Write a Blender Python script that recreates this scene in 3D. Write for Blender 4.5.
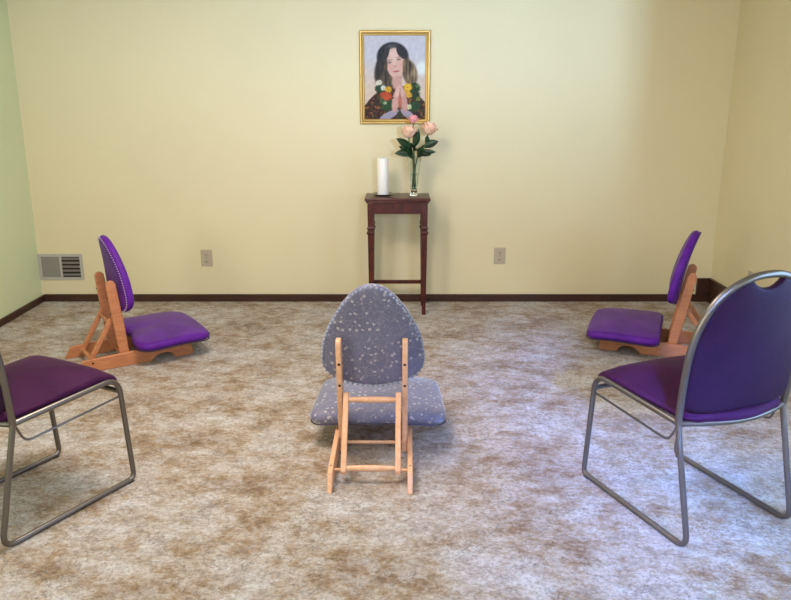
import bpy, bmesh, math, random
from mathutils import Vector, Matrix, noise

for o in list(bpy.data.objects):
    bpy.data.objects.remove(o, do_unlink=True)
S = bpy.context.scene
COL = S.collection
PI = math.pi
random.seed(4)

# ------------------------------------------------------------------ camera
cam_d = bpy.data.cameras.new('camera')
cam_d.sensor_width = 36.0
cam_d.lens = 36.0 * 767 / 791
cam = bpy.data.objects.new('camera', cam_d)
COL.objects.link(cam)
cam.location = (0, 0, 1.5)
cam.rotation_euler = (math.radians(75), math.radians(0.0), 0)
cam_d.clip_start = 0.02
S.camera = cam
S.view_settings.view_transform = 'Standard'
S.view_settings.look = 'None'
S.view_settings.gamma = 1
S.view_settings.use_curve_mapping = False
S.view_settings.exposure = 0.0

# ------------------------------------------------------------------ light
world = bpy.data.worlds.new('world')
S.world = world
world.use_nodes = True
world.node_tree.nodes['Background'].inputs[0].default_value = (0.62, 0.74, 1.0, 1)
world.node_tree.nodes['Background'].inputs[1].default_value = 1.0

def area(name, loc, target, sx, sy, power, color, spread=180):
    d = bpy.data.lights.new(name, 'AREA')
    d.shape = 'RECTANGLE'; d.size = sx; d.size_y = sy
    d.energy = power; d.color = color; d.spread = math.radians(spread)
    o = bpy.data.objects.new(name, d)
    COL.objects.link(o)
    o.location = loc
    o.rotation_euler = (Vector(target) - Vector(loc)).to_track_quat('-Z', 'Y').to_euler()
    return o

# daylight coming in by the window of the right wall, near the viewer
area('window_daylight', (2.42, 2.0, 0.95), (1.25, 2.1, 0.0), 1.3, 1.2, 32, (0.34, 0.60, 1.0))
# blue sky seen high through the rear window, laying a soft cool band on the floor at the right
area('blue_sky_daylight', (0.5, -4.5, 3.2), (0.98, 3.1, 0.0), 0.8, 0.35, 14, (0.13, 0.33, 1.0), 13)
# daylight from the rear window behind the viewer
area('rear_window_daylight', (0.6, -1.47, 1.93), (0.3, 4.0, 1.0), 2.0, 0.65, 46, (0.84, 0.93, 1.0))
# bright sky gap outside that window; the window's jamb and sill bound its patch on the back wall
area('sky_gap_daylight', (1.6, -4.5, 1.88), (0.75, 5.5, 1.95), 0.12, 0.5, 31, (0.42, 0.67, 1.0), 44)
# added fill light at an invented left-wall window, to brighten the right wall
area('left_fill_light', (-2.62, -0.3, 1.45), (2.2, 4.6, 1.4), 1.0, 0.9, 50, (1.0, 0.95, 0.86))
# ceiling lamp in the middle of the room, above the frame
area('ceiling_lamp_light', (-0.7, 3.0, 2.36), (-0.7, 3.1, 0), 0.9, 0.9, 56, (1.0, 0.86, 0.77))

# ------------------------------------------------------------------ helpers
def lin(c):
    return tuple((v / 255 / 12.92) if v / 255 <= 0.04045 else ((v / 255 + 0.055) / 1.055) ** 2.4 for v in c)

def mat(name, rgb, rough=0.6, metal=0.0, spec=0.5, **kw):
    m = bpy.data.materials.new(name)
    m.use_nodes = True
    b = m.node_tree.nodes['Principled BSDF']
    b.inputs['Base Color'].default_value = (*lin(rgb), 1)
    b.inputs['Roughness'].default_value = rough
    b.inputs['Metallic'].default_value = metal
    b.inputs['Specular IOR Level'].default_value = spec
    for k, v in kw.items():
        b.inputs[k.replace('_', ' ')].default_value = v
    return m

def nodes(m):
    nt = m.node_tree
    return nt, nt.nodes['Principled BSDF']

def tex_coord(nt, scale=(1, 1, 1), which='Object', rot=(0, 0, 0)):
    tc = nt.nodes.new('ShaderNodeTexCoord')
    mp = nt.nodes.new('ShaderNodeMapping')
    mp.inputs['Scale'].default_value = scale
    mp.inputs['Rotation'].default_value = rot
    nt.links.new(tc.outputs[which], mp.inputs['Vector'])
    return mp.outputs['Vector']

def tnoise(nt, vec, scale, detail=3, rough=0.55, dist=0.0):
    n = nt.nodes.new('ShaderNodeTexNoise')
    n.inputs['Scale'].default_value = scale
    n.inputs['Detail'].default_value = detail
    n.inputs['Roughness'].default_value = rough
    n.inputs['Distortion'].default_value = dist
    nt.links.new(vec, n.inputs['Vector'])
    return n.outputs['Fac']

def ramp(nt, fac, stops):
    r = nt.nodes.new('ShaderNodeValToRGB')
    e = r.color_ramp.elements
    while len(e) < len(stops):
        e.new(0.5)
    for i, (p, c) in enumerate(stops):
        e[i].position = p
        e[i].color = (*lin(c), 1) if len(c) == 3 else c
    nt.links.new(fac, r.inputs['Fac'])
    return r.outputs['Color']

def mix(nt, fac, a, b, mode='MIX'):
    n = nt.nodes.new('ShaderNodeMix')
    n.data_type = 'RGBA'; n.blend_type = mode
    for sock, v in ((0, fac), (6, a), (7, b)):
        if isinstance(v, (int, float)):
            n.inputs[sock].default_value = v
        elif isinstance(v, tuple):
            n.inputs[sock].default_value = (*lin(v), 1)
        else:
            nt.links.new(v, n.inputs[sock])
    return n.outputs[2]

def bump(nt, b, height, strength=0.3, dist=0.01):
    n = nt.nodes.new('ShaderNodeBump')
    n.inputs['Strength'].default_value = strength
    n.inputs['Distance'].default_value = dist
    nt.links.new(height, n.inputs['Height'])
    nt.links.new(n.outputs['Normal'], b.inputs['Normal'])

def obj(name, bm, m, parent=None, smooth=True, bevel=0.0, segs=2):
    me = bpy.data.meshes.new(name)
    bmesh.ops.recalc_face_normals(bm, faces=bm.faces)
    bm.to_mesh(me); bm.free()
    me.materials.append(m)
    if smooth:
        me.shade_smooth()
        try:
            me.set_sharp_from_angle(angle=math.radians(38))
        except Exception:
            pass
    o = bpy.data.objects.new(name, me)
    COL.objects.link(o)
    if parent: o.parent = parent
    if bevel:
        md = o.modifiers.new('bevel', 'BEVEL')
        md.width = bevel; md.segments = segs; md.limit_method = 'ANGLE'
        md.angle_limit = math.radians(35)
    return o

def thing(name, label, cat, loc=(0, 0, 0), rotz=0, group=None):
    o = bpy.data.objects.new(name, None)
    COL.objects.link(o)
    o.empty_display_size = 0.1
    o.location = loc; o.rotation_euler = (0, 0, rotz)
    return tag(o, label, cat, group)

def tag(o, label, cat, group=None):
    o['label'] = label; o['category'] = cat
    if group: o['group'] = group
    return o

def struct(name, bm, m, **kw):
    o = obj(name, bm, m, **kw)
    o['kind'] = 'structure'
    return o

def copy_tree(o, parent=None):
    c = o.copy(); COL.objects.link(c)
    c.parent = parent
    for ch in [k for k in bpy.data.objects if k.parent == o]:
        copy_tree(ch, c)
    return c

def add_box(bm, x0, x1, y0, y1, z0, z1, M=None):
    vs = [bm.verts.new((x, y, z)) for x in (x0, x1) for y in (y0, y1) for z in (z0, z1)]
    if M is not None:
        for v in vs: v.co = M @ v.co
    for f in ((0, 1, 3, 2), (4, 6, 7, 5), (0, 4, 5, 1), (2, 3, 7, 6), (0, 2, 6, 4), (1, 5, 7, 3)):
        bm.faces.new([vs[i] for i in f])

def box(*a, M=None):
    bm = bmesh.new(); add_box(bm, *a, M=M); return bm

def smooth_path(pts, n=8, closed=False):
    """Catmull-Rom through the given points"""
    P = [Vector(p) for p in pts]
    out = []
    N = len(P)
    rng = N if closed else N - 1
    for i in range(rng):
        p1, p2 = P[i], P[(i + 1) % N]
        p0 = P[i - 1] if (closed or i > 0) else p1 * 2 - p2
        p3 = P[(i + 2) % N] if (closed or i + 2 < N) else p2 * 2 - p1
        for k in range(n):
            t = k / n
            out.append(0.5 * ((2 * p1) + (p2 - p0) * t + (2 * p0 - 5 * p1 + 4 * p2 - p3) * t * t + (3 * p1 - p0 - 3 * p2 + p3) * t ** 3))
    if not closed: out.append(P[-1].copy())
    return out

def fillet(pts, r, n=6):
    """polyline with rounded corners; r a number or a list per inner point"""
    P = [Vector(p) for p in pts]
    out = [P[0]]
    for i in range(1, len(P) - 1):
        rr = r[i - 1] if isinstance(r, (list, tuple)) else r
        a = (P[i - 1] - P[i]); b = (P[i + 1] - P[i])
        d = min(rr, a.length * 0.49, b.length * 0.49)
        s = P[i] + a.normalized() * d; e = P[i] + b.normalized() * d
        for k in range(n + 1):
            t = k / n
            out.append(s * (1 - t) ** 2 + P[i] * 2 * t * (1 - t) + e * t * t)
    out.append(P[-1])
    return out

def add_tube(bm, pts, r, seg=12, closed=False, cap=True):
    """tube; r number or list of radii"""
    P = [Vector(p) for p in pts]
    N = len(P)
    R = r if isinstance(r, (list, tuple)) else [r] * N
    def tan(i):
        if closed: return (P[(i + 1) % N] - P[i - 1]).normalized()
        if i == 0: return (P[1] - P[0]).normalized()
        if i == N - 1: return (P[-1] - P[-2]).normalized()
        return ((P[i + 1] - P[i]).normalized() + (P[i] - P[i - 1]).normalized()).normalized()
    t0 = tan(0)
    up = Vector((0, 0, 1)) if abs(t0.z) < 0.9 else Vector((0, 1, 0))
    u = (up - t0 * up.dot(t0)).normalized()
    rings = []
    for i in range(N):
        t = tan(i)
        u = (u - t * u.dot(t)).normalized()
        w = t.cross(u)
        rings.append([bm.verts.new(P[i] + (u * math.cos(a) + w * math.sin(a)) * R[i]) for a in [2 * PI * k / seg for k in range(seg)]])
    for i in range(N if closed else N - 1):
        A, B = rings[i], rings[(i + 1) % N]
        for k in range(seg):
            bm.faces.new((A[k], A[(k + 1) % seg], B[(k + 1) % seg], B[k]))
    if not closed and cap:
        bm.faces.new(rings[0][::-1]); bm.faces.new(rings[-1])

def tube(pts, r, **kw):
    bm = bmesh.new(); add_tube(bm, pts, r, **kw); return bm

def add_lathe(bm, prof, c=(0, 0, 0), seg=32, capb=True, capt=True):
    rings = []
    for r, z in prof:
        rings.append([bm.verts.new((c[0] + r * math.cos(2 * PI * k / seg), c[1] + r * math.sin(2 * PI * k / seg), c[2] + z)) for k in range(seg)])
    for A, B in zip(rings, rings[1:]):
        for k in range(seg):
            bm.faces.new((A[k], A[(k + 1) % seg], B[(k + 1) % seg], B[k]))
    if capb: bm.faces.new(rings[0][::-1])
    if capt: bm.faces.new(rings[-1])

def add_prism_xz(bm, prof, y0, y1):
    """profile in x,z extruded along y"""
    a = [bm.verts.new((x, y0, z)) for x, z in prof]
    b = [bm.verts.new((x, y1, z)) for x, z in prof]
    n = len(prof)
    bm.faces.new(a); bm.faces.new(b[::-1])
    for i in range(n):
        bm.faces.new((a[i], b[i], b[(i + 1) % n], a[(i + 1) % n]))

def add_pad(bm, outline, thick, dome_t, dome_b, edge_r, centre, f=None, ringn=5, inner=7):
    """upholstered pad: outline = list of 2D points, z up the thickness; f maps (x,y,z)->Vector"""
    cx, cy = centre
    f = f or (lambda x, y, z: Vector((x, y, z)))
    h = thick / 2
    mean = sum(math.hypot(x - cx, y - cy) for x, y in outline) / len(outline)
    prof = []            # (scale, z) from bottom centre outwards and up to the top centre
    s_in = 1 - edge_r / mean
    for k in range(1, inner + 1):
        s = s_in * k / inner
        prof.append((s, -h - dome_b * (1 - (s / s_in) ** 2)))
    for k in range(1, ringn * 2):
        a = -PI / 2 + PI * k / (ringn * 2)
        prof.append((s_in + (1 - s_in) * math.cos(a), h * math.sin(a)))
    for k in range(inner, 0, -1):
        s = s_in * k / inner
        prof.append((s, h + dome_t * (1 - (s / s_in) ** 2)))
    rings = []
    for s, z in prof:
        rings.append([bm.verts.new(f(cx + (x - cx) * s, cy + (y - cy) * s, z)) for x, y in outline])
    n = len(outline)
    for A, B in zip(rings, rings[1:]):
        for k in range(n):
            bm.faces.new((A[k], A[(k + 1) % n], B[(k + 1) % n], B[k]))
    vb = bm.verts.new(f(cx, cy, -h - dome_b)); vt = bm.verts.new(f(cx, cy, h + dome_t))
    for k in range(n):
        bm.faces.new((vb, rings[0][(k + 1) % n], rings[0][k]))
        bm.faces.new((vt, rings[-1][k], rings[-1][(k + 1) % n]))

def add_ball(bm, c, r, su=8, sv=6, sc=(1, 1, 1)):
    bmesh.ops.create_uvsphere(bm, u_segments=su, v_segments=sv, radius=r,
                              matrix=Matrix.Translation(c) @ Matrix.Diagonal((*sc, 1)))

# ------------------------------------------------------------------ materials
def wall_material(name, rgb):
    m = mat(name, rgb, 0.62, spec=0.3)
    nt, b = nodes(m)
    v = tex_coord(nt)
    c = ramp(nt, tnoise(nt, v, 1.3, 2), [(0.3, tuple(int(x * 0.985) for x in rgb)), (0.7, rgb)])
    nt.links.new(c, b.inputs['Base Color'])
    bump(nt, b, tnoise(nt, v, 170, 2), 0.12, 0.002)
    return m
M_WALL = wall_material('cream_wall_paint', (232, 221, 184))
M_GREEN = wall_material('green_wall_paint', (222, 233, 194))
M_CEIL = mat('ceiling_paint', (235, 232, 222), 0.8)

M_BOARD = mat('dark_stained_baseboard', (58, 34, 24), 0.4)
nt, b = nodes(M_BOARD)
v = tex_coord(nt, (1.5, 1.5, 30))
nt.links.new(ramp(nt, tnoise(nt, v, 3, 4), [(0.3, (44, 26, 20)), (0.7, (78, 46, 32))]), b.inputs['Base Color'])

M_CARPET = mat('mottled_carpet', (188, 168, 150), 0.95, spec=0.12)
nt, b = nodes(M_CARPET)
v = tex_coord(nt)
big = tnoise(nt, v, 2.6, 7, 0.70, 0.0)
c1 = ramp(nt, big, [(0.41, (144, 108, 66)), (0.47, (182, 154, 118)), (0.52, (206, 194, 182)), (0.60, (222, 220, 222))])
v2 = tex_coord(nt, (1.0, 1.35, 1), rot=(0, 0, 0.5))
mid = tnoise(nt, v2, 9, 9, 0.86, 0.0)
c2 = ramp(nt, mid, [(0.39, (98, 74, 44)), (0.46, (172, 142, 104)), (0.51, (214, 206, 196)), (0.58, (244, 245, 246))])
c = mix(nt, 0.5, c1, c2)
gold = ramp(nt, tnoise(nt, v, 7.5, 5, 0.7, 0.4), [(0.55, (0, 0, 0)), (0.68, (255, 255, 255))])
c = mix(nt, mix(nt, 0.5, (0, 0, 0), gold), c, (174, 134, 74))
fine = tnoise(nt, v, 60, 6, 0.9)
c = mix(nt, 0.75, c, ramp(nt, fine, [(0.38, (70, 56, 48)), (0.46, (210, 204, 200)), (0.60, (255, 255, 255))]), 'MULTIPLY')
vo = nt.nodes.new('ShaderNodeTexVoronoi'); vo.feature = 'DISTANCE_TO_EDGE'
vo.inputs['Scale'].default_value = 9
wn = nt.nodes.new('ShaderNodeTexNoise'); wn.inputs['Scale'].default_value = 14; wn.inputs['Detail'].default_value = 4
nt.links.new(v, wn.inputs['Vector'])
va = nt.nodes.new('ShaderNodeMix'); va.data_type = 'RGBA'; va.blend_type = 'LINEAR_LIGHT'
va.inputs[0].default_value = 0.14
nt.links.new(v, va.inputs[6]); nt.links.new(wn.outputs['Color'], va.inputs[7])
nt.links.new(va.outputs[2], vo.inputs['Vector'])
crack = ramp(nt, vo.outputs['Distance'], [(0.0, (0, 0, 0)), (0.035, (255, 255, 255))])
gate = ramp(nt, tnoise(nt, v, 5, 2), [(0.45, (255, 255, 255)), (0.56, (0, 0, 0))])
crack = mix(nt, 1.0, crack, gate, 'LIGHTEN')
c = mix(nt, 0.7, c, mix(nt, 0.75, (255, 255, 255), crack), 'MULTIPLY')
nt.links.new(c, b.inputs['Base Color'])
hh = nt.nodes.new('ShaderNodeMath'); hh.operation = 'ADD'
nt.links.new(fine, hh.inputs[0])
nt.links.new(tnoise(nt, v, 28, 4, 0.7), hh.inputs[1])
bump(nt, b, hh.outputs[0], 0.75, 0.018)
b.inputs['Sheen Weight'].default_value = 0.25
b.inputs['Sheen Roughness'].default_value = 0.6

def wood(name, dark, light, rough=0.42, sc=(1, 1, 1)):
    m = mat(name, light, rough)
    nt, b = nodes(m)
    v = tex_coord(nt, sc)
    f = tnoise(nt, v, 6, 5, 0.6, 0.6)
    nt.links.new(ramp(nt, f, [(0.32, dark), (0.66, light)]), b.inputs['Base Color'])
    bump(nt, b, f, 0.06, 0.002)
    return m
M_BEECH = wood('honey_beech_wood', (206, 154, 116), (222, 174, 138), sc=(1.5, 8, 8))
M_ALDER = wood('reddish_alder_wood', (172, 108, 72), (194, 130, 90), sc=(1.5, 8, 8))
M_MAHOG = wood('mahogany', (52, 18, 14), (92, 36, 28), 0.3, sc=(8, 8, 2))
M_PLUG = mat('dark_screw', (52, 38, 30), 0.4, 0.5)

def satin(name, dark, light, rough=0.38, sheen=0.6, tint=(0.55, 0.4, 1, 1)):
    m = mat(name, light, rough, spec=0.28)
    b_ = m.node_tree.nodes['Principled BSDF']
    b_.inputs['Specular Tint'].default_value = tint
    nt, b = nodes(m)
    v = tex_coord(nt)
    f = tnoise(nt, v, 9, 3, 0.6)
    nt.links.new(ramp(nt, f, [(0.3, dark), (0.7, light)]), b.inputs['Base Color'])
    v2 = tex_coord(nt, (1, 1, 1))
    bump(nt, b, tnoise(nt, v2, 260, 2), 0.12, 0.002)
    b.inputs['Sheen Weight'].default_value = sheen
    b.inputs['Sheen Tint'].default_value = tint
    b.inputs['Sheen Roughness'].default_value = 0.35
    return m
M_PURPLE = satin('violet_satin', (78, 28, 120), (98, 40, 152), 0.42, 0.0)
M_STACK = satin('plum_upholstery', (50, 17, 46), (62, 24, 58), 0.65, 0.0, (0.5, 0.3, 0.7, 1))
M_STACKBACK = satin('plum_back_vinyl', (38, 20, 36), (46, 25, 44), 0.5, 0.0, (0.4, 0.3, 0.8, 1))
M_PIPE = mat('dark_piping', (46, 26, 66), 0.6)
M_STUD = mat('pale_trim_bead', (196, 176, 200), 0.4)
M_STUD_DARK = mat('navy_trim_bead', (46, 30, 96), 0.4)
M_STEEL = mat('brushed_steel_tube', (124, 118, 112), 0.32, 0.9)
M_GLIDE = mat('black_plastic', (26, 25, 28), 0.5)

M_FLORAL = mat('grey_blue_floral_brocade', (138, 138, 158), 0.55, spec=0.4)
nt, b = nodes(M_FLORAL)
v = tex_coord(nt)
base = ramp(nt, tnoise(nt, v, 5, 2), [(0.3, (98, 98, 120)), (0.7, (112, 112, 138))])
def spots(nt, vec, scale, thr, rnd=1.0):
    vo = nt.nodes.new('ShaderNodeTexVoronoi'); vo.inputs['Scale'].default_value = scale
    vo.inputs['Randomness'].default_value = rnd
    nt.links.new(vec, vo.inputs['Vector'])
    return ramp(nt, vo.outputs['Distance'], [(thr, (255, 255, 255)), (thr + 0.05, (0, 0, 0))])
wn = nt.nodes.new('ShaderNodeTexNoise'); wn.inputs['Scale'].default_value = 60; wn.inputs['Detail'].default_value = 2
nt.links.new(v, wn.inputs['Vector'])
va = nt.nodes.new('ShaderNodeMix'); va.data_type = 'RGBA'; va.blend_type = 'LINEAR_LIGHT'; va.inputs[0].default_value = 0.007
nt.links.new(v, va.inputs[6]); nt.links.new(wn.outputs['Color'], va.inputs[7])
s1 = spots(nt, va.outputs[2], 36, 0.21, 0.85)
s2 = spots(nt, va.outputs[2], 70, 0.17, 1.0)
ve = nt.nodes.new('ShaderNodeTexVoronoi'); ve.feature = 'DISTANCE_TO_EDGE'; ve.inputs['Scale'].default_value = 20
wn2 = nt.nodes.new('ShaderNodeTexNoise'); wn2.inputs['Scale'].default_value = 18
nt.links.new(v, wn2.inputs['Vector'])
vb = nt.nodes.new('ShaderNodeMix'); vb.data_type = 'RGBA'; vb.blend_type = 'LINEAR_LIGHT'; vb.inputs[0].default_value = 0.05
nt.links.new(v, vb.inputs[6]); nt.links.new(wn2.outputs['Color'], vb.inputs[7]); nt.links.new(vb.outputs[2], ve.inputs['Vector'])
vine = ramp(nt, ve.outputs['Distance'], [(0.03, (255, 255, 255)), (0.06, (0, 0, 0))])
c = mix(nt, mix(nt, 0.35, (0, 0, 0), vine), base, (140, 136, 146))
c = mix(nt, mix(nt, 0.7, (0, 0, 0), s2), c, (150, 150, 166))
c = mix(nt, mix(nt, 0.8, (0, 0, 0), s1), c, (184, 178, 182))
nt.links.new(c, b.inputs['Base Color'])
bump(nt, b, s1, 0.15, 0.002)
b.inputs['Sheen Weight'].default_value = 0.8
b.inputs['Sheen Roughness'].default_value = 0.35
b.inputs['Sheen Tint'].default_value = (0.75, 0.85, 1, 1)
M_STUD_PALE = mat('pale_blue_trim', (140, 148, 172), 0.6)

M_GOLD = mat('gilt_frame', (186, 150, 84), 0.42, 0.6)
M_VENT = mat('grey_enamel', (186, 182, 176), 0.5)
M_VENT_DARK = mat('dark_duct', (44, 38, 36), 0.8)
M_DAMPER = mat('grey_damper_sheet', (140, 138, 132), 0.55)
M_PLATE = mat('almond_outlet_plate', (190, 178, 156), 0.45)
M_SLOT = mat('outlet_slot_dark', (70, 52, 44), 0.6)
M_CANDLE = mat('white_wax', (244, 242, 240), 0.45, Subsurface_Weight=0.25)
M_WICK = mat('wick', (50, 44, 40), 0.9)
M_GLASS = mat('clear_glass', (244, 250, 248), 0.03, Transmission_Weight=1.0, IOR=1.45)
M_STEM = mat('flower_stem', (62, 96, 48), 0.6)
M_LEAF = mat('dark_green_leaf', (30, 62, 36), 0.45)
M_ROSE = mat('peach_rose_petal', (250, 206, 180), 0.8)
M_PINK = mat('pink_rose_petal', (246, 170, 176), 0.8)

# ------------------------------------------------------------------ room
XL, XR, YB, YR = -2.645, 2.35, 5.565, -1.5      # inner faces
H = 2.44
struct('floor', box(XL - 0.15, XR + 0.15, YR - 0.15, YB + 0.45, -0.1, 0), M_CARPET, smooth=False)
struct('ceiling', box(XL - 0.15, XR + 0.15, YR - 0.15, YB + 0.45, H, H + 0.1), M_CEIL, smooth=False)
bm = bmesh.new()
add_box(bm, XL - 0.12, XL, YR - 0.12, -0.9, 0, H)
add_box(bm, XL - 0.12, XL, 0.3, YB + 0.4, 0, H)
add_box(bm, XL - 0.12, XL, -0.9, 0.3, 0, 0.95)  # opening here is invented, made for the added left fill light
add_box(bm, XL - 0.12, XL, -0.9, 0.3, 1.95, H)
struct('wall_left', bm, M_GREEN, smooth=False)
struct('wall_back', box(XL, XR, YB, YB + 0.4, 0, H), M_WALL, smooth=False)
# right wall with a window opening
wy0, wy1, wz0, wz1 = 1.2, 2.8, 0.2, 2.0
bm = bmesh.new()
T = 0.14
add_box(bm, XR, XR + T, YR - 0.12, wy0, 0, H)
add_box(bm, XR, XR + T, wy1, YB + 0.4, 0, H)
add_box(bm, XR, XR + T, wy0, wy1, 0, wz0)
add_box(bm, XR, XR + T, wy0, wy1, wz1, H)
struct('wall_right', bm, M_WALL, smooth=False)
# rear wall with a window opening
rx0, rx1, rz0, rz1 = -0.45, 1.657, 1.60, 2.3
bm = bmesh.new()
add_box(bm, XL, rx0, YR - 0.14, YR, 0, H)
add_box(bm, rx1, XR, YR - 0.14, YR, 0, H)
add_box(bm, rx0, rx1, YR - 0.14, YR, 0, rz0)
add_box(bm, rx0, rx1, YR - 0.14, YR, rz1, H)
struct('wall_rear', bm, M_WALL, smooth=False)
M_WHITE = mat('white_window_paint', (232, 230, 224), 0.45)
bm = bmesh.new()
for a, c_, z0, z1 in ((wy0, wy0 + .04, wz0, wz1), (wy1 - .04, wy1, wz0, wz1), (wy0, wy1, wz0, wz0 + .04), (wy0, wy1, wz1 - .04, wz1), (1.98, 2.02, wz0, wz1)):
    add_box(bm, XR + 0.09, XR + 0.13, a, c_, z0, z1)
struct('window_1', bm, M_WHITE, smooth=False)
bm = bmesh.new()
for a, c_, z0, z1 in ((rx0, rx0 + .04, rz0, rz1), (rx1 - .04, rx1, rz0, rz1), (rx0, rx1, rz0, rz0 + .04), (rx0, rx1, rz1 - .04, rz1)):
    add_box(bm, a, c_, YR - 0.13, YR - 0.09, z0, z1)
struct('window_2', bm, M_WHITE, smooth=False)

bm = bmesh.new()
for a, c_, z0, z1 in ((-.9, -.86, .95, 1.95), (.26, .3, .95, 1.95), (-.9, .3, .95, .99), (-.9, .3, 1.91, 1.95)):
    add_box(bm, XL - 0.11, XL - 0.07, a, c_, z0, z1)
struct('added_window_frame', bm, M_WHITE, smooth=False)  # made-up frame for the unseen opening at the left fill light

def board(name, x0, x1, y0, y1, h):
    o = struct(name, box(x0, x1, y0, y1, 0, h), M_BOARD, bevel=0.004)
    return o
board('baseboard_back', XL + 0.014, 2.245, YB - 0.014, YB, 0.056)
board('baseboard_left', XL, XL + 0.014, YR, YB, 0.05)
board('baseboard_right', XR - 0.02, XR, YR, YB - 0.02, 0.182)
board('baseboard_corner', 2.245, XR, YB - 0.02, YB, 0.180)
board('baseboard_rear', XL + 0.014, XR - 0.02, YR, YR + 0.014, 0.056)

# ------------------------------------------------------------------ wall fittings
def vent():
    t = thing('wall_vent', 'grey metal air register low on the back wall by the green wall', 'vent', (-2.481, YB, 0.264))
    w, h, fr = 0.325, 0.195, 0.020
    bm = bmesh.new()
    add_box(bm, -w/2, w/2, -0.008, 0, h/2 - fr, h/2)
    add_box(bm, -w/2, w/2, -0.008, 0, -h/2, -h/2 + fr)
    add_box(bm, -w/2, -w/2 + fr, -0.008, 0, -h/2 + fr, h/2 - fr)
    add_box(bm, w/2 - fr, w/2, -0.008, 0, -h/2 + fr, h/2 - fr)
    add_box(bm, -0.008, 0.008, -0.008, 0, -h/2 + fr, h/2 - fr)
    obj('vent_frame', bm, M_VENT, t, smooth=False)
    obj('duct_opening', box(-w/2 + fr, w/2 - fr, -0.0025, -0.0005, -h/2 + fr, h/2 - fr), M_VENT_DARK, t, smooth=False)
    obj('closed_damper', box(-w/2 + fr, -0.008, -0.006, -0.003, -h/2 + fr, h/2 - fr), M_DAMPER, t, smooth=False)
    for k in range(5):
        z = -0.058 + k * 0.030
        M = Matrix.Translation((0, -0.005, z)) @ Matrix.Rotation(math.radians(24), 4, 'X')
        obj('louver', box(0.009, w/2 - fr - 0.001, -0.0012, 0.0012, -0.009, 0.009, M=M), M_DAMPER, t, smooth=False)
    obj('damper_lever', box(w/2 - fr - 0.004, w/2 - 0.004, -0.016, -0.008, -0.004, 0.004), M_VENT, t, smooth=False)
    for s in (-1, 1):
        bm = bmesh.new(); add_ball(bm, (s * (w/2 - 0.010), -0.008, 0), 0.0035)
        obj('screw', bm, M_DAMPER, t)
vent()

def outlet(loc, rotz, label):
    t = thing('wall_outlet', label, 'outlet', loc, rotz, 'outlet plates')
    obj('cover_plate', box(-0.042, 0.042, -0.007, 0, -0.061, 0.061), M_PLATE, t, bevel=0.003)
    for s in (-1, 1):
        bm = bmesh.new()
        add_box(bm, -0.017, 0.017, -0.010, -0.006, s * 0.026 - 0.014, s * 0.026 + 0.014)
        k = obj('socket', bm, M_PLATE, t, bevel=0.004)
        bm = bmesh.new()
        add_box(bm, -0.009, -0.006, -0.0108, -0.0098, s * 0.026 - 0.004, s * 0.026 + 0.007)
        add_box(bm, 0.006, 0.009, -0.0108, -0.0098, s * 0.026 - 0.004, s * 0.026 + 0.007)
        add_box(bm, -0.003, 0.003, -0.0108, -0.0098, s * 0.026 - 0.011, s * 0.026 - 0.006)
        obj('slots', bm, M_SLOT, k, smooth=False)
    bm = bmesh.new(); add_ball(bm, (0, -0.007, 0), 0.004, sc=(1, 0.5, 1))
    obj('screw', bm, M_SLOT, t)
    return t
outlet((-1.397, YB, 0.332), 0, 'beige wall outlet left of the small table, between the vent and the table')
outlet((0.770, YB, 0.348), 0, 'beige wall outlet on the back wall right of the small table')
outlet((XR, 4.93, 0.31), -PI/2, 'outlet plate on the right wall, partly behind the metal chair back')

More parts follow.
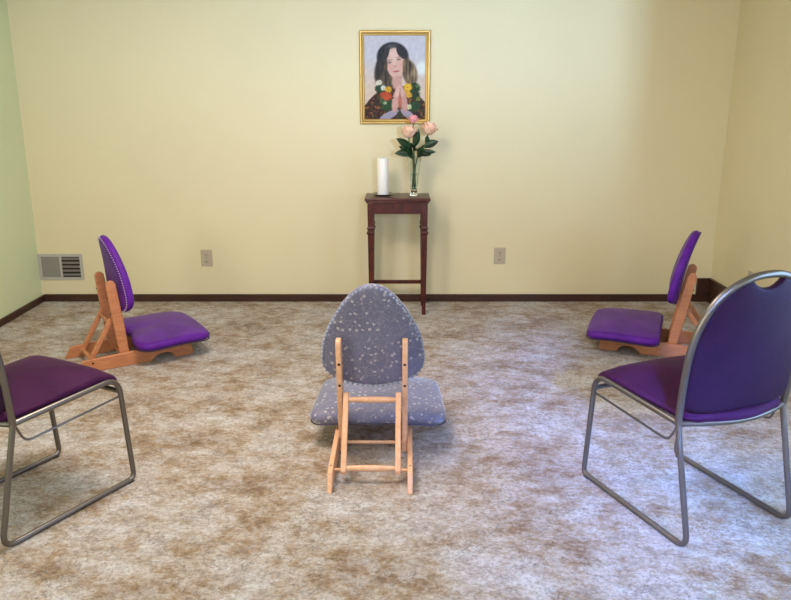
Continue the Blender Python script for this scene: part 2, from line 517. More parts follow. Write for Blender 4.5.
# ------------------------------------------------------------------ portrait
def portrait():
    W, Hh = 0.492, 0.628
    t = thing('framed_portrait', 'gold-framed portrait of a person with praying hands, hung above the table', 'picture', (-0.004, YB, 1.612 - Hh / 2))
    b_ = 0.036
    # mitred moulding: profile swept round the rectangle
    prof = [(0, 0), (0, 0.018), (0.006, 0.026), (0.014, 0.026), (0.022, 0.018), (0.030, 0.017), (b_, 0.010), (b_, 0)]
    bm = bmesh.new()
    corners = [(-1, -1), (1, -1), (1, 1), (-1, 1)]
    rings = []
    for sx, sz in corners:
        rings.append([bm.verts.new((sx * (W / 2 - a), -d, Hh / 2 + sz * (Hh / 2 - a))) for a, d in prof])
    for i in range(4):
        A, B = rings[i], rings[(i + 1) % 4]
        for k in range(len(prof)):
            k2 = (k + 1) % len(prof)
            bm.faces.new((A[k], A[k2], B[k2], B[k]))
    obj('picture_frame', bm, M_GOLD, t)
    # the print: a flat picture, painted with vertex colours
    m = mat('photo_print', (200, 200, 200), 0.5, spec=0.15)
    nt, b = nodes(m)
    at = nt.nodes.new('ShaderNodeVertexColor'); at.layer_name = 'print'
    nt.links.new(at.outputs['Color'], b.inputs['Base Color'])
    def ss(e0, e1, x):
        q = max(0.0, min(1.0, (x - e0) / (e1 - e0))); return q * q * (3 - 2 * q)
    def el(x, y, cx, cy, rx, ry, rot=0.0, soft=0.18):
        dx, dy = x - cx, y - cy
        c_, s_ = math.cos(rot), math.sin(rot)
        u, w = (dx * c_ + dy * s_) / rx, (-dx * s_ + dy * c_) / ry
        return 1 - ss(1 - soft, 1 + soft, math.hypot(u, w))
    def nz(x, y, s): return noise.noise(Vector((x * s, y * s, 3.1)))
    def lerp(a, b2, q): return tuple(p + (r - p) * q for p, r in zip(a, b2))
    def shade(x, y):
        # x 80..680, y 75..902, y downwards
        c = lerp((206, 204, 216), (222, 200, 184), ss(250, 620, y))
        c = lerp(c, (236, 240, 240), el(x, y, 640, 395, 45, 65, 0, 0.5))
        # long loose hair
        streak = nz(x * 1.0, y * 0.25, 0.05)
        hb = lerp((128, 112, 88), (78, 66, 52), 0.5 + 1.0 * streak)
        c = lerp(c, hb, el(x, y, 245, 450, 66, 125, 0.12))
        c = lerp(c, lerp((160, 136, 106), (100, 80, 60), 0.5 + 1.0 * streak), el(x, y, 525, 440, 72, 130, -0.22))
        c = lerp(c, lerp((112, 96, 74), (60, 50, 42), 0.5 + streak), el(x, y, 330, 500, 80, 95, 0, 0.2))
        c = lerp(c, lerp((50, 50, 54), (30, 30, 36), 0.5 + streak), el(x, y, 358, 285, 155, 145, 0, 0.08))
        c = lerp(c, (42, 40, 44), el(x, y, 245, 350, 45, 80, 0.1))
        c = lerp(c, lerp((70, 62, 56), (40, 36, 36), 0.5 + streak), el(x, y, 222, 410, 40, 95, 0.12, 0.35))
        c = lerp(c, lerp((120, 102, 80), (60, 50, 44), 0.5 + streak), el(x, y, 500, 370, 38, 95, -0.2, 0.35))
        c = lerp(c, (104, 106, 106), 0.6 * el(x, y, 340, 185, 62, 26, -0.3, 0.6))
        # garment
        sh = 560 + 0.0022 * (x - 385) ** 2 * (1.0 if x < 385 else 0.9)
        g = ss(sh - 8, sh + 10, y)
        n1 = nz(x, y, 0.035); n2 = nz(x + 300, y, 0.06)
        gar = lerp((54, 34, 30), (150, 100, 50), ss(0.0, 0.55, n1))
        gar = lerp(gar, (120, 48, 40), ss(0.1, 0.6, n2))
        gar = lerp(gar, (60, 70, 36), ss(0.1, 0.5, nz(x, y + 500, 0.045)))
        c = lerp(c, gar, g)
        # neck and face
        skin = (226, 182, 170)
        c = lerp(c, (208, 160, 150), el(x, y, 400, 520, 50, 90, 0, 0.2))
        fx = 382 + (y - 350) * 0.08
        c = lerp(c, skin, el(x, y, fx, 345, 94 - max(0, y - 380) * 0.16, 150, 0.04, 0.07))
        c = lerp(c, (232, 196, 186), el(x, y, 375, 262, 55, 55, 0, 0.4))
        c = lerp(c, (46, 44, 48), el(x, y, 445, 240, 40, 70, -0.6, 0.12))
        c = lerp(c, (56, 54, 54), el(x, y, 292, 260, 26, 75, 0.35, 0.15))
        c = lerp(c, (222, 156, 146), 0.5 * el(x, y, 330, 385, 32, 28, 0, 0.7))
        c = lerp(c, (222, 156, 146), 0.5 * el(x, y, 440, 370, 26, 28, 0, 0.7))
        c = lerp(c, lerp((100, 84, 66), (56, 46, 40), 0.5 + streak), el(x, y, 283, 420, 20, 120, 0.12, 0.25))
        c = lerp(c, lerp((140, 118, 90), (84, 66, 52), 0.5 + streak), el(x, y, 478, 420, 20, 110, -0.1, 0.25))
        for ex, ey in ((328, 338), (418, 308)):
            c = lerp(c, (150, 112, 100), 0.7 * el(x, y, ex, ey - 22, 30, 6, -0.25, 0.5))
            c = lerp(c, (104, 84, 84), 0.9 * el(x, y, ex, ey, 19, 8, -0.25, 0.4))
        c = lerp(c, (190, 138, 126), 0.8 * el(x, y, 384, 375, 18, 9, 0, 0.6))
        c = lerp(c, (238, 200, 190), 0.6 * el(x, y, 374, 340, 8, 36, 0, 0.6))
        c = lerp(c, (186, 92, 96), 0.9 * el(x, y, 392, 425, 33, 9, -0.12, 0.35))
        c = lerp(c, (196, 146, 136), 0.6 * el(x, y, 398, 482, 60, 10, -0.05, 0.6))
        # garland
        for cx, cy, r, col in ((225, 600, 42, (44, 70, 40)), (575, 590, 55, (40, 66, 34)), (300, 765, 58, (46, 78, 42)), (270, 720, 36, (70, 96, 56)),
                               (578, 660, 48, (40, 62, 34)), (575, 775, 55, (44, 76, 44)), (222, 538, 30, (226, 222, 204)), (266, 590, 27, (214, 222, 214)),
                               (314, 604, 34, (232, 176, 52)), (508, 582, 40, (240, 190, 48)), (520, 660, 30, (226, 176, 58)), (495, 625, 32, (236, 184, 60)),
                               (300, 672, 46, (206, 84, 44)), (255, 655, 24, (176, 74, 44)), (516, 778, 28, (218, 220, 176)), (282, 738, 16, (180, 200, 160)),
                               (612, 700, 20, (120, 130, 60)), (600, 570, 16, (96, 128, 70))):
            k = el(x + 10 * nz(x, y, 0.09), y + 10 * nz(y, x, 0.09), cx, cy, r, r * 0.95, 0, 0.2)
            c = lerp(c, lerp(col, tuple(v_ * 0.6 for v_ in col), ss(0.1, 0.6, nz(x, y, 0.08))), k)
        # sleeves, palms together
        c = lerp(c, (166, 160, 182), el(x, y, 320, 865, 112, 36, -0.5, 0.12))
        c = lerp(c, (166, 158, 180), el(x, y, 512, 855, 90, 34, 0.62, 0.12))
        c = lerp(c, (216, 166, 156), el(x, y, 390, 715, 38, 118, 0.16, 0.2))
        c = lerp(c, (206, 156, 148), el(x, y, 466, 715, 36, 118, -0.14, 0.2))
        c = lerp(c, (226, 182, 172), el(x, y, 412, 625, 28, 62, 0.28, 0.15))
        c = lerp(c, (222, 176, 166), el(x, y, 446, 620, 24, 58, -0.2, 0.15))
        c = lerp(c, (196, 116, 96), 0.9 * el(x, y, 430, 725, 20, 62, 0, 0.3))
        c = lerp(c, (120, 76, 70), 0.8 * el(x, y, 430, 655, 5, 34, 0, 0.4))
        c = lerp(c, (120, 76, 70), 0.6 * el(x, y, 432, 610, 3, 30, 0, 0.5))
        c = lerp(c, (60, 60, 46), el(x, y, 424, 872, 26, 52, 0, 0.2))
        c = lerp(c, (50, 34, 40), el(x, y, 362, 688, 8, 9, 0, 0.3))
        g_ = 0.93 * (1 + 0.05 * nz(x + 90, y, 0.03))
        return tuple(max(0, min(255, q * g_)) for q in c)
    NX, NZ = 130, 170
    x0, x1, z0, z1 = -W / 2 + b_ - 0.002, W / 2 - b_ + 0.002, b_ - 0.002, Hh - b_ + 0.002
    bm = bmesh.new()
    vs = [[bm.verts.new((x0 + (x1 - x0) * i / NX, -0.011, z0 + (z1 - z0) * j / NZ)) for i in range(NX + 1)] for j in range(NZ + 1)]
    for j in range(NZ):
        for i in range(NX):
            bm.faces.new((vs[j][i], vs[j][i + 1], vs[j + 1][i + 1], vs[j + 1][i]))
    back = [bm.verts.new((x, -0.003, z)) for x, z in ((x0, z0), (x1, z0), (x1, z1), (x0, z1))]
    bm.faces.new(back[::-1])
    p = obj('photo_print', bm, m, t, smooth=False)
    ca = p.data.color_attributes.new('print', 'FLOAT_COLOR', 'POINT')
    for v_ in p.data.vertices:
        x = 80 + (v_.co.x - x0) / (x1 - x0) * 600
        y = 902 - (v_.co.z - z0) / (z1 - z0) * 827
        ca.data[v_.index].color = (*lin(shade(x, y)), 1)
portrait()

# ------------------------------------------------------------------ side table and what stands on it
TX, TY = 0.014, 5.325           # table centre
TZ = 0.822
def side_table():
    t = thing('side_table', 'tall narrow dark mahogany table against the back wall under the portrait', 'table', (TX, TY, 0))
    hw, hd = 0.223, 0.150
    bm = bmesh.new()
    add_box(bm, -hw, hw, -hd, hd, TZ - 0.020, TZ)
    obj('tabletop', bm, M_MAHOG, t, bevel=0.005, segs=3)
    bm = bmesh.new()
    add_box(bm, -hw + 0.008, hw - 0.008, -hd + 0.006, hd - 0.006, TZ - 0.034, TZ - 0.0195)
    obj('moulding', bm, M_MAHOG, t, bevel=0.006, segs=3)
    lx, ly = 0.184, 0.122
    bm = bmesh.new()
    a0, a1 = TZ - 0.108, TZ - 0.034
    add_box(bm, -lx, lx, -ly - 0.010, -ly + 0.008, a0, a1)
    add_box(bm, -lx, lx, ly - 0.008, ly + 0.010, a0, a1)
    add_box(bm, -lx - 0.010, -lx + 0.008, -ly + 0.008, ly - 0.008, a0, a1)
    add_box(bm, lx - 0.008, lx + 0.010, -ly + 0.008, ly - 0.008, a0, a1)
    obj('apron', bm, M_MAHOG, t, smooth=False)
    for sx in (-1, 1):
        for sy in (-1, 1):
            bm = bmesh.new()
            def sq(prof):
                rings = []
                for hwid, z in prof:
                    rings.append([bm.verts.new((sx * lx + a * hwid, sy * ly + c_ * hwid, z)) for a, c_ in ((-1, -1), (1, -1), (1, 1), (-1, 1))])
                for A, B in zip(rings, rings[1:]):
                    for k in range(4): bm.faces.new((A[k], A[(k + 1) % 4], B[(k + 1) % 4], B[k]))
                bm.faces.new(rings[0][::-1]); bm.faces.new(rings[-1])
            sq([(0.013, 0), (0.020, 0.565), (0.020, 0.572), (0.027, 0.578), (0.027, 0.590), (0.019, 0.597), (0.019, 0.606), (0.025, 0.611), (0.025, 0.620), (0.020, 0.626), (0.021, TZ - 0.034)])
            obj('leg', bm, M_MAHOG, t, smooth=False, bevel=0.002)
    for sx in (-1, 1):
        obj('stretcher', box(sx * lx - 0.008, sx * lx + 0.008, -ly, ly, 0.172, 0.196), M_MAHOG, t, bevel=0.002)
    obj('stretcher', box(-lx, lx, ly - 0.009, ly + 0.009, 0.166, 0.192), M_MAHOG, t, bevel=0.002)
side_table()

def saucer_and_candle():
    cx, cy = -0.088, 5.325
    bm = bmesh.new()
    add_lathe(bm, [(0.045, 0), (0.058, 0.003), (0.080, 0.012), (0.083, 0.014), (0.080, 0.0155), (0.058, 0.007), (0.045, 0.0055), (0.002, 0.005)], (0, 0, 0), 40)
    s = obj('glass_saucer', bm, M_GLASS)
    s.location = (cx, cy, TZ + 0.0005)
    tag(s, 'round clear glass saucer under the white candle on the side table', 'saucer')
    t = thing('pillar_candle', 'tall white pillar candle standing on the dark table left of the vase', 'candle', (cx, cy, TZ + 0.0065))
    bm = bmesh.new()
    add_lathe(bm, [(0.0385, 0), (0.0395, 0.002), (0.0395, 0.246), (0.0375, 0.250), (0.033, 0.249), (0.020, 0.244), (0.002, 0.243)], seg=40)
    obj('wax_body', bm, M_CANDLE, t)
    obj('wick', tube([(0, 0, 0.242), (0.001, 0, 0.25), (0.003, 0, 0.258)], 0.0015, seg=6), M_WICK, t)
saucer_and_candle()

def vase():
    vx, vy = 0.128, 5.325
    t = thing('glass_vase', 'clear flared glass vase holding roses on the right of the table', 'vase', (vx, vy, TZ + 0.0005))
    bm = bmesh.new()
    outer = [(0.032, 0), (0.036, 0.004), (0.036, 0.010), (0.028, 0.020), (0.023, 0.032), (0.0235, 0.05), (0.030, 0.13), (0.040, 0.20), (0.052, 0.268), (0.0535, 0.270)]
    inner = [(0.0515, 0.269), (0.0375, 0.20), (0.0275, 0.13), (0.0205, 0.05), (0.012, 0.044), (0.001, 0.043)]
    add_lathe(bm, outer + inner, seg=36)
    obj('vase_body', bm, M_GLASS, t)
    M_WATER = mat('water', (235, 245, 240), 0.0, Transmission_Weight=1.0, IOR=1.33)
    bm = bmesh.new()
    add_lathe(bm, [(0.001, 0.0445), (0.019, 0.052), (0.0265, 0.13), (0.0295, 0.15), (0.001, 0.15)], seg=30)
    obj('water', bm, M_WATER, t)

    # roses: each stem with its bloom and leaves is one thing
    def leaf(bm, base, direction, length, width, droop):
        d = Vector(direction).normalized()
        side = d.cross(Vector((0, 0, 1)))
        if side.length < 0.1: side = Vector((1, 0, 0))
        side.normalize()
        up = side.cross(d)
        ra = math.radians(62)
        side, up = side * math.cos(ra) + up * math.sin(ra), up * math.cos(ra) - side * math.sin(ra)
        rows = []
        for k in range(7):
            s = k / 6
            c = Vector(base) + d * length * s + Vector((0, 0, -droop * s * s))
            w = width * math.sin(PI * min(1, 0.06 + s * 0.94)) ** 0.8 * (1.0 - 0.2 * s) / 2
            rows.append((bm.verts.new(c - side * w + up * w * 0.35), bm.verts.new(c), bm.verts.new(c + side * w + up * w * 0.35)))
        for a, b2 in zip(rows, rows[1:]):
            bm.faces.new((a[0], a[1], b2[1], b2[0])); bm.faces.new((a[1], a[2], b2[2], b2[1]))
    def rose(idx, base, top, r, material, leaves, label, tilt=(0, 0)):
        st = thing('rose_stem', label, 'rose', (vx, vy, TZ), 0, 'roses in the glass vase')
        mid = [base[k] * 0.45 + top[k] * 0.55 for k in range(3)]
        path = smooth_path([base, (base[0] * 0.55, base[1] * 0.6, 0.16), (top[0] * 0.30, top[1] * 0.3, 0.285), (top[0] * 0.75, top[1] * 0.75, top[2] * 0.35 + 0.285 * 0.65), top], 6)
        obj('stem', tube(path, 0.0045, seg=8), M_STEM, st)
        bm = bmesh.new()
        rnd = random.Random(idx)
        R = Matrix.Rotation(tilt[0], 4, 'X') @ Matrix.Rotation(tilt[1], 4, 'Y')
        for lay, (n, rr, hgt, open_) in enumerate(((3, 0.30, 0.95, 0.1), (4, 0.52, 1.0, 0.25), (5, 0.78, 0.92, 0.5), (6, 1.0, 0.72, 0.85))):
            for k in range(n):
                a = 2 * PI * (k + lay * 0.37) / n + rnd.uniform(-0.15, 0.15)
                wa = PI / n * 1.35
                rows = []
                for i in range(6):
                    s = i / 5
                    rad = r * rr * (0.35 + 0.65 * math.sin(s * PI * 0.55) + open_ * 0.28 * s ** 4)
                    zz = r * hgt * 1.75 * s - (r * 0.25 * open_ * s ** 5)
                    row = []
                    for j in range(6):
                        q = (j / 5 - 0.5) * 2
                        ang = a + q * wa * (0.45 + 0.55 * math.sin(PI * (0.15 + 0.7 * s)))
                        z2 = zz - r * 0.18 * q * q * s
                        row.append(bm.verts.new(Vector(top) + R @ Vector((math.cos(ang) * rad, math.sin(ang) * rad, z2))))
                    rows.append(row)
                for A, B in zip(rows, rows[1:]):
                    for j in range(5): bm.faces.new((A[j], A[j + 1], B[j + 1], B[j]))
        o = obj('bloom', bm, material, st)
        md = o.modifiers.new('thick', 'SOLIDIFY'); md.thickness = 0.0012
        for (bz, direction, ln, wd, dr) in leaves:
            bm = bmesh.new()
            k = min(range(len(path)), key=lambda i_: abs(path[i_].z - bz))
            leaf(bm, path[k], direction, ln, wd, dr)
            o = obj('leaf', bm, M_LEAF, st)
            md = o.modifiers.new('thick', 'SOLIDIFY'); md.thickness = 0.0008
    rose(1, (-0.006, 0.004, 0.06), (-0.038, -0.012, 0.395), 0.050, M_ROSE,
         [(0.30, (-0.80, -0.25, 0.75), 0.150, 0.075, 0.01), (0.29, (-1, -0.1, 0.12), 0.125, 0.065, 0.01), (0.30, (-0.4, -0.9, 0.3), 0.09, 0.06, 0.02), (0.28, (-0.6, -0.5, 0.5), 0.10, 0.05, 0.0), (0.35, (-0.75, 0.3, 0.45), 0.09, 0.035, 0.0), (0.27, (-0.25, -0.6, 0.1), 0.08, 0.06, 0.01), (0.28, (-0.9, 0.2, 0.5), 0.11, 0.05, 0.0)],
         'full peach rose leaning left in the vase')
    rose(2, (0.004, 0.006, 0.05), (-0.006, 0.030, 0.490), 0.032, M_PINK,
         [(0.31, (0.1, -0.9, 0.5), 0.09, 0.06, 0.02), (0.33, (0.25, -0.35, 1.0), 0.135, 0.060, 0.0), (0.30, (0.2, 0.9, 0.5), 0.09, 0.05, 0.0), (0.31, (-0.35, -0.6, 0.6), 0.08, 0.05, 0.0)],
         'small pink rosebud, topmost in the vase')
    rose(3, (0.008, -0.004, 0.06), (0.092, -0.010, 0.418), 0.049, M_ROSE,
         [(0.33, (0.95, -0.2, 0.42), 0.105, 0.066, 0.0), (0.29, (1, -0.3, 0.26), 0.130, 0.050, 0.015), (0.30, (0.5, -0.8, 0.2), 0.09, 0.055, 0.02), (0.29, (0.5, 0.6, 0.6), 0.10, 0.05, 0.0), (0.36, (0.2, -0.4, 0.9), 0.06, 0.04, 0.0), (0.27, (0.2, -0.7, 0.6), 0.10, 0.06, 0.0), (0.28, (0.9, -0.1, 0.05), 0.09, 0.055, 0.01)],
         'peach rose at the right of the vase', (0.1, 0.25))
vase()

# ------------------------------------------------------------------ folding floor chairs
def egg_outline(hw, h, n=6):
    prof = [(0.0, 0.0), (0.012, 0.14), (0.045, 0.27), (0.11, 0.42), (0.21, 0.58), (0.32, 0.72), (0.44, 0.85), (0.55, 0.935), (0.66, 0.985), (0.75, 1.0), (0.83, 0.975), (0.90, 0.87), (0.95, 0.68), (0.98, 0.42), (0.996, 0.16)]
    right = [(hw * w, h * (1 - f)) for f, w in prof[1:]]
    pts = [(0, h)] + right + [(0, 0)] + [(-x, y) for x, y in reversed(right)]
    sp = smooth_path([(x, y, 0) for x, y in pts], n=3, closed=True)
    return [(p.x, p.y) for p in sp]

def floor_chair(label, fabric, woodm, beads, bead_n, loc, heading, notch, group, size=(1, 1, 1), ux=0.378, sx=(0.400, 0.850), tilt=0.022, sy=-0.018, bh=0.475, lean=0.093, shw=0.300, skid=0.0, zb0=0.284, rear=0.0, crot=0.0):
    t = thing('floor_chair', label, 'floor chair', loc, heading, group)
    # skids
    prof = [(0.0, 0.0), (0.47, 0.0), (0.485, 0.018), (0.505, 0.034), (0.54, 0.045), (0.58, 0.042), (0.60, 0.028), (0.615, 0.0),
            (0.715, 0.0), (0.728, 0.012), (0.722, 0.05), (0.70, 0.094), (0.40, 0.090), (0.055, 0.078), (0.04, 0.072)]
    prof = [(x + (skid if x > 0.45 else 0) + (rear if x < 0.1 else 0), z) for x, z in prof]
    for s in (-1, 1):
        bm = bmesh.new(); y0, y1 = sorted((s * 0.1465, s * 0.1675))
        add_prism_xz(bm, prof, y0, y1)
        r = obj('skid', bm, woodm, t, bevel=0.004)
        bm = bmesh.new()
        add_ball(bm, (0.098 + rear, s * 0.1675, 0.055), 0.007, sc=(1, 0.3, 1))
        add_ball(bm, (0.088 + rear, s * 0.157, 0.078), 0.006, sc=(1, 1, 0.3))
        obj('plug', bm, M_PLUG, r)
    # uprights leaning back
    bx, tx, tz = ux, ux - lean, 0.532
    ang = math.atan2(bx - tx, tz)
    L = math.hypot(bx - tx, tz)
    Mu = Matrix.Translation((bx, 0, 0.012)) @ Matrix.Rotation(-ang, 4, 'Y')
    for s in (-1, 1):
        w, d = 0.0115, 0.031
        pr = [(-d * 0.9, 0), (d * 0.9, 0), (d, L * 0.55), (d * 0.85, L - 0.02), (d * 0.5, L - 0.004), (0, L), (-d * 0.5, L - 0.004), (-d * 0.85, L - 0.02), (-d, L * 0.55)]
        bm = bmesh.new(); add_prism_xz(bm, pr, s * 0.1358 - w, s * 0.1358 + w)
        bmesh.ops.transform(bm, matrix=Mu, verts=bm.verts)
        u = obj('upright', bm, woodm, t, bevel=0.005)
        for zz in (L - 0.105, L - 0.205):
            bm = bmesh.new(); add_ball(bm, (0, 0, 0), 0.006, sc=(0.4, 1, 1))
            bmesh.ops.transform(bm, matrix=Mu @ Matrix.Translation((-d, s * 0.1345, zz)), verts=bm.verts)
            obj('bolt_head', bm, M_PLUG, u)
    # hinged prop behind
    lp = Vector((0.098 + rear, 0, 0.055)); up = Vector((ux - 0.034 - lean * 0.52, 0, 0.292))
    dv = (up - lp).normalized()
    a2 = math.atan2(dv.x, dv.z); LL = (up - lp).length
    Ml = Matrix.Translation(lp) @ Matrix.Rotation(a2, 4, 'Y')
    pr = []
    for k in range(9):
        a = PI + PI * k / 8; pr.append((0.014 * math.cos(a), -0.004 + 0.014 * math.sin(a)))
    for k in range(9):
        a = PI * k / 8; pr.append((0.014 * math.cos(a), LL + 0.014 * math.sin(a)))
    for s in (-1, 1):
        bm = bmesh.new(); add_prism_xz(bm, pr, s * 0.1085 - 0.0115, s * 0.1085 + 0.0115)
        bmesh.ops.transform(bm, matrix=Ml, verts=bm.verts)
        obj('prop_slat', bm, woodm, t, bevel=0.004)
    def rod(a, b, r0, r1, name='crossbar'):
        pts = [Vector(a).lerp(Vector(b), k / 12) for k in range(13)]
        rad = [r0 + (r1 - r0) * math.sin(PI * k / 12) ** 0.6 for k in range(13)]
        obj(name, tube(pts, rad, seg=12), woodm, t)
    pb = lp + dv * 0.006; pt = up - dv * 0.018
    rod((pb.x, -0.1, pb.z), (pb.x, 0.1, pb.z), 0.009, 0.013)
    rod((pt.x, -0.1, pt.z), (pt.x, 0.1, pt.z), 0.009, 0.013)
    rod((lp.x, -0.150, lp.z), (lp.x, -0.118, lp.z), 0.006, 0.006, 'pivot_pin')
    rod((lp.x, 0.118, lp.z), (lp.x, 0.150, lp.z), 0.006, 0.006, 'pivot_pin')
    rod((ux - 0.006, -0.125, 0.045), (ux - 0.006, 0.125, 0.045), 0.007, 0.008)
    rod((0.60, -0.150, 0.075), (0.60, 0.150, 0.075), 0.008, 0.008)
    # seat
    x0, x1, hw = sx[0], sx[1], shw
    q = []
    def corner(cx, cy, r, a0, rx=1.0):
        for k in range(9):
            a = a0 + PI / 2 * k / 8
            q.append((cx + r * math.cos(a), cy + r * math.sin(a)))
    r_f, r_b = 0.075, 0.085 if notch else 0.055
    def edge(p, p2, n):
        for k in range(1, n):
            s = k / n; q.append((p[0] + (p2[0] - p[0]) * s, p[1] + (p2[1] - p[1]) * s))
    corner(x1 - r_f, hw - 0.02 - r_f, r_f, 0)
    edge((x1 - r_f, hw - 0.02), (x0 + r_b, hw), 6)
    corner(x0 + r_b, hw - r_b, r_b, PI / 2)
    edge((x0, hw - r_b), (x0, -hw + r_b), 16)
    corner(x0 + r_b, -hw + r_b, r_b, PI)
    edge((x0 + r_b, -hw), (x1 - r_f, -hw + 0.02), 6)
    corner(x1 - r_f, -hw + 0.02 + r_f, r_f, -PI / 2)
    edge((x1, -hw + 0.02 + r_f), (x1, hw - 0.02 - r_f), 12)
    out = []
    for x, y in q:
        if x < x0 + r_b + 0.001:
            x += notch * math.exp(-(y / 0.085) ** 2) * (1 - (x - x0) / r_b * 0.5)
        else:
            x += 0.012 * (1 - (y / hw) ** 2)
        out.append((x, y))
    def seat_f(x, y, z):
        s = (x - x0) / (x1 - x0)
        zz = z + 0.139 + tilt * s - 0.30 * max(0, s - 0.55) ** 2 * 0.3
        zz -= 0.16 * (abs(y) ** 2) * 0.55
        if z > 0:
            zz -= notch * 0.35 * math.exp(-(y / 0.07) ** 2) * max(0, 1 - s * 1.6)
        return Vector((x, y + sy, zz))
    bm = bmesh.new()
    add_pad(bm, out, 0.054, 0.014, 0.0, 0.030, ((x0 + x1) / 2, 0), seat_f)
    st = obj('seat', bm, fabric, t)
    for p_ in st.data.polygons: p_.use_smooth = True
    bm = bmesh.new()
    add_tube(bm, [seat_f(0.61 + (x - 0.61) * 0.985, y * 0.985, -0.023) for x, y in out], 0.0042, seg=6, closed=True)
    obj('seat_piping', bm, M_PIPE if fabric is not M_FLORAL else M_STUD_GREY, st)
    obj('seat_board', box(0.45, 0.72, -0.17, 0.17, 0.0915, 0.1015), woodm, t, bevel=0.002)
    # backrest: egg-shaped pad fixed to the front of the uprights
    ol = egg_outline(0.219, bh)
    zb = zb0 / math.cos(ang)
    def back_f(x, y, z):
        bend = 0.055 * (x / 0.212) ** 2
        p = Vector((0.031 + 0.032 + z + bend * 0.45, x, zb + y))
        p.x -= 0.02 * max(0, (y - 0.25) / 0.22) ** 2
        p.x -= crot * (bh - y)
        return Mu @ p
    bm = bmesh.new()
    add_pad(bm, ol, 0.052, 0.010, 0.0, 0.026, (0, 0.20), back_f)
    bk = obj('backrest', bm, fabric, t)
    for p_ in bk.data.polygons: p_.use_smooth = True
    # bead trim following the rear edge
    sc = 0.975
    path = [back_f(x * sc, 0.20 + (y - 0.20) * sc, -0.0235) for x, y in ol]
    seglen = [(path[(i + 1) % len(path)] - path[i]).length for i in range(len(path))]
    tot = sum(seglen); bm = bmesh.new()
    i, acc = 0, 0.0
    for k in range(bead_n):
        d = tot * k / bead_n
        while acc + seglen[i] < d: acc += seglen[i]; i += 1
        c_ = path[i].lerp(path[(i + 1) % len(path)], (d - acc) / seglen[i])
        add_ball(bm, c_, beads[1], 6, 4)
    obj('edge_trim', bm, beads[0], bk)
    t.scale = size
    return t
M_STUD_GREY = mat('grey_piping', (70, 66, 84), 0.6)
G = 'low wooden floor chairs'
floor_chair('grey-blue floral floor chair in the centre, seen from behind', M_FLORAL, M_BEECH, (M_STUD_PALE, 0.0056), 66,
            (-0.100, 2.68, 0), math.radians(89.3), 0.0, G)
HL = math.radians(33)
floor_chair('violet floor chair on the left, near the wall vent', M_PURPLE, M_ALDER, (M_STUD, 0.0036), 96,
            (-1.89, 4.108, 0), HL, 0.034, G, (0.97, 1.0, 0.92), 0.33, (0.375, 0.815), 0.018, 0.02, 0.485, 0.05, 0.315, 0.0, 0.30, 0.04, 0.03)
HR = math.radians(159)
floor_chair('bright violet floor chair on the right, near the back corner', M_PURPLE, M_ALDER, (M_STUD_DARK, 0.0042), 96,
            (1.99, 4.315, 0), HR, 0.0, G, (0.95, 0.96, 0.94), 0.36, (0.42, 0.855), 0.012, 0.0, 0.475, 0.093, 0.33, 0.06, 0.296)

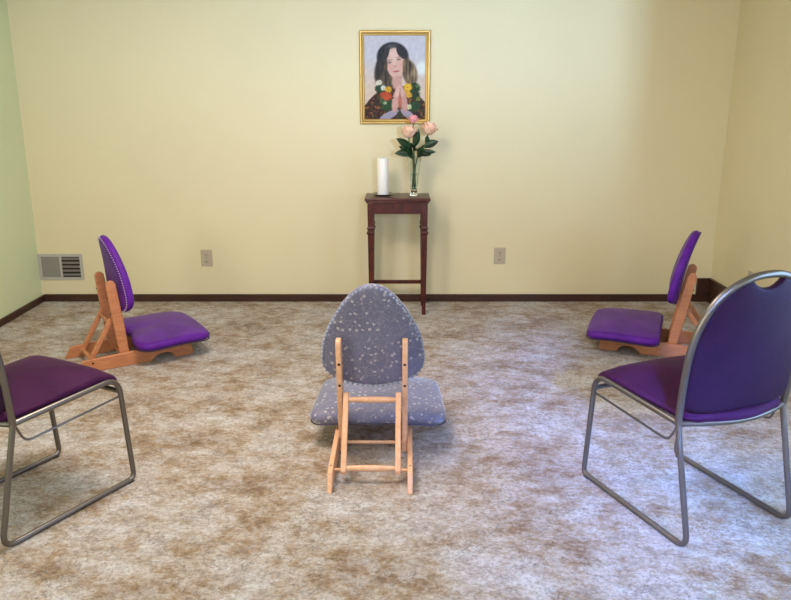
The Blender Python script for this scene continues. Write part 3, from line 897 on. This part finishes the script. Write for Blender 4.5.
# ------------------------------------------------------------------ steel sled-base chairs
def stack_chair(label, loc, heading, group, size=(1, 1, 1)):
    t = thing('sled_base_chair', label, 'chair', loc, heading, group)
    R = 0.0108
    hw = 0.236
    zs = 0.432
    jx = 0.095                      # seat/back joint
    JZ = zs
    bow = 0.040
    for s in (-1, 1):
        y = s * hw
        pts = fillet([(jx, y, zs), (0.552, y, zs + 0.018), (0.585, y, R), (-0.005, y, R), (jx, y, zs)], [0.070, 0.030, 0.055], 8)
        obj('sled_leg', tube(pts, R, seg=12), M_STEEL, t)
        # thin stacking rod below the seat
        pts = fillet([(0.562, y - s * 0.004, 0.372), (0.135, y - s * 0.004, 0.350), (0.105, y - s * 0.012, 0.425)], 0.03, 6)
        obj('stacking_rod', tube(pts, 0.0045, seg=8), M_STEEL, t)
        for gx in (0.27, 0.33):
            obj('glide', box(gx - 0.012, gx + 0.012, y - 0.006, y + 0.006, 0.0002, 0.008), M_GLIDE, t, bevel=0.002)
        obj('glide', box(0.545, 0.575, y - 0.009, y + 0.009, 0.0002, 0.010), M_GLIDE, t, bevel=0.002)
    obj('crossbar', tube([(0.560, -hw, 0.390), (0.560, hw, 0.390)], 0.010, seg=12), M_STEEL, t)
    # bowed rear cross tube
    pts = [(jx - 0.055 * math.cos(PI / 2 * k / 10), hw * k / 10, zs - 0.002) for k in range(-10, 11)]
    obj('crossbar', tube(pts, 0.0105, seg=12), M_STEEL, t)
    # back loop
    la = math.radians(5)
    Mb = Matrix.Translation((jx, 0, JZ)) @ Matrix.Rotation(-la, 4, 'Y')
    half = [(hw, 0.0), (0.240, 0.09), (0.241, 0.18), (0.237, 0.265), (0.220, 0.350), (0.184, 0.430), (0.130, 0.482), (0.064, 0.511), (0.0, 0.518)]
    loop = half + [(-a, z) for a, z in reversed(half[:-1])]
    def bf(y, z, x=0.0):
        return Mb @ Vector((x - bow * (1 - (y / 0.241) ** 2) * min(1, z / 0.12 + 0.55), y, z))
    pts = smooth_path([bf(y, z) for y, z in loop], 5)
    obj('back_frame', tube(pts, 0.0125, seg=12), M_STEEL, t)
    # back pad fills the loop, with a hand hole under the top bend
    sp = smooth_path([(y, z, 0) for y, z in half], 4)
    right = [(p.x - 0.010, p.y) for p in sp if p.y > 0.06 and p.x > 0.068]
    right = [(0.10, 0.026), (0.17, 0.031), (0.210, 0.042)] + right
    top = [(0.056, 0.492), (0.040, 0.481), (0.020, 0.473)]
    ol = [(0, 0.024)] + right + top + [(0, 0.471)] + [(-a, z) for a, z in reversed(top)] + [(-a, z) for a, z in reversed(right)]
    bm = bmesh.new()
    add_pad(bm, ol, 0.026, 0.010, 0.004, 0.012, (0, 0.23), lambda x, y, z: bf(x, y, 0.004 + z))
    obj('backrest', bm, M_STACKBACK, t)
    # seat pad with waterfall front
    x0, x1 = 0.055, 0.578
    q = []
    def arc(cx, cy, r, a0):
        for k in range(8):
            a = a0 + PI / 2 * k / 7; q.append((cx + r * math.cos(a), cy + r * math.sin(a)))
    arc(x1 - 0.06, 0.236 - 0.06, 0.06, 0)
    for k in range(1, 8): q.append((x1 - 0.06 + (x0 + 0.07 - x1 + 0.06) * k / 8, 0.236 - 0.012 * k / 8))
    arc(x0 + 0.07, 0.224 - 0.07, 0.07, PI / 2)
    for k in range(1, 8): q.append((x0 - 0.03 * math.sin(PI * k / 8), 0.154 - 0.308 * k / 8))
    arc(x0 + 0.07, -0.224 + 0.07, 0.07, PI)
    for k in range(1, 8): q.append((x0 + 0.07 + (x1 - 0.06 - x0 - 0.07) * k / 8, -0.224 - 0.012 * k / 8))
    arc(x1 - 0.06, -0.236 + 0.06, 0.06, -PI / 2)
    for k in range(1, 8): q.append((x1 + 0.012 * math.sin(PI * k / 8), -0.176 + 0.352 * k / 8))
    def sf(x, y, z):
        s = (x - x0) / (x1 - x0)
        zz = zs - 0.003 + 0.018 * s + 0.020 + z
        zz -= 0.9 * max(0, x - 0.45) ** 2 * 3.0
        zz -= 0.010 * math.exp(-((x - 0.2) / 0.1) ** 2) * (1 if z > 0 else 0)
        return Vector((x, y, zz))
    bm = bmesh.new()
    add_pad(bm, q, 0.038, 0.046, 0.0, 0.022, (0.29, 0), sf)
    obj('seat', bm, M_STACK, t)
    t.scale = size
    return t
G2 = 'plum padded steel sled-base chairs'
stack_chair('steel sled-base chair with plum pads at the right edge, tilted view of its back', (1.205, 2.385, 0), math.radians(112), G2)
stack_chair('steel sled-base chair with plum seat at the left edge, back cut off by the frame', (-1.525, 2.405, 0), math.radians(61), G2, (0.98, 0.95, 1.0))

# ceiling lamp
t = thing('ceiling_lamp', 'flat square ceiling lamp above the middle of the room', 'lamp', (-0.7, 3.0, 2.44))
bm = bmesh.new(); add_box(bm, -0.46, 0.46, -0.46, 0.46, -0.05, 0.0)
obj('lamp_base', bm, M_WHITE, t)
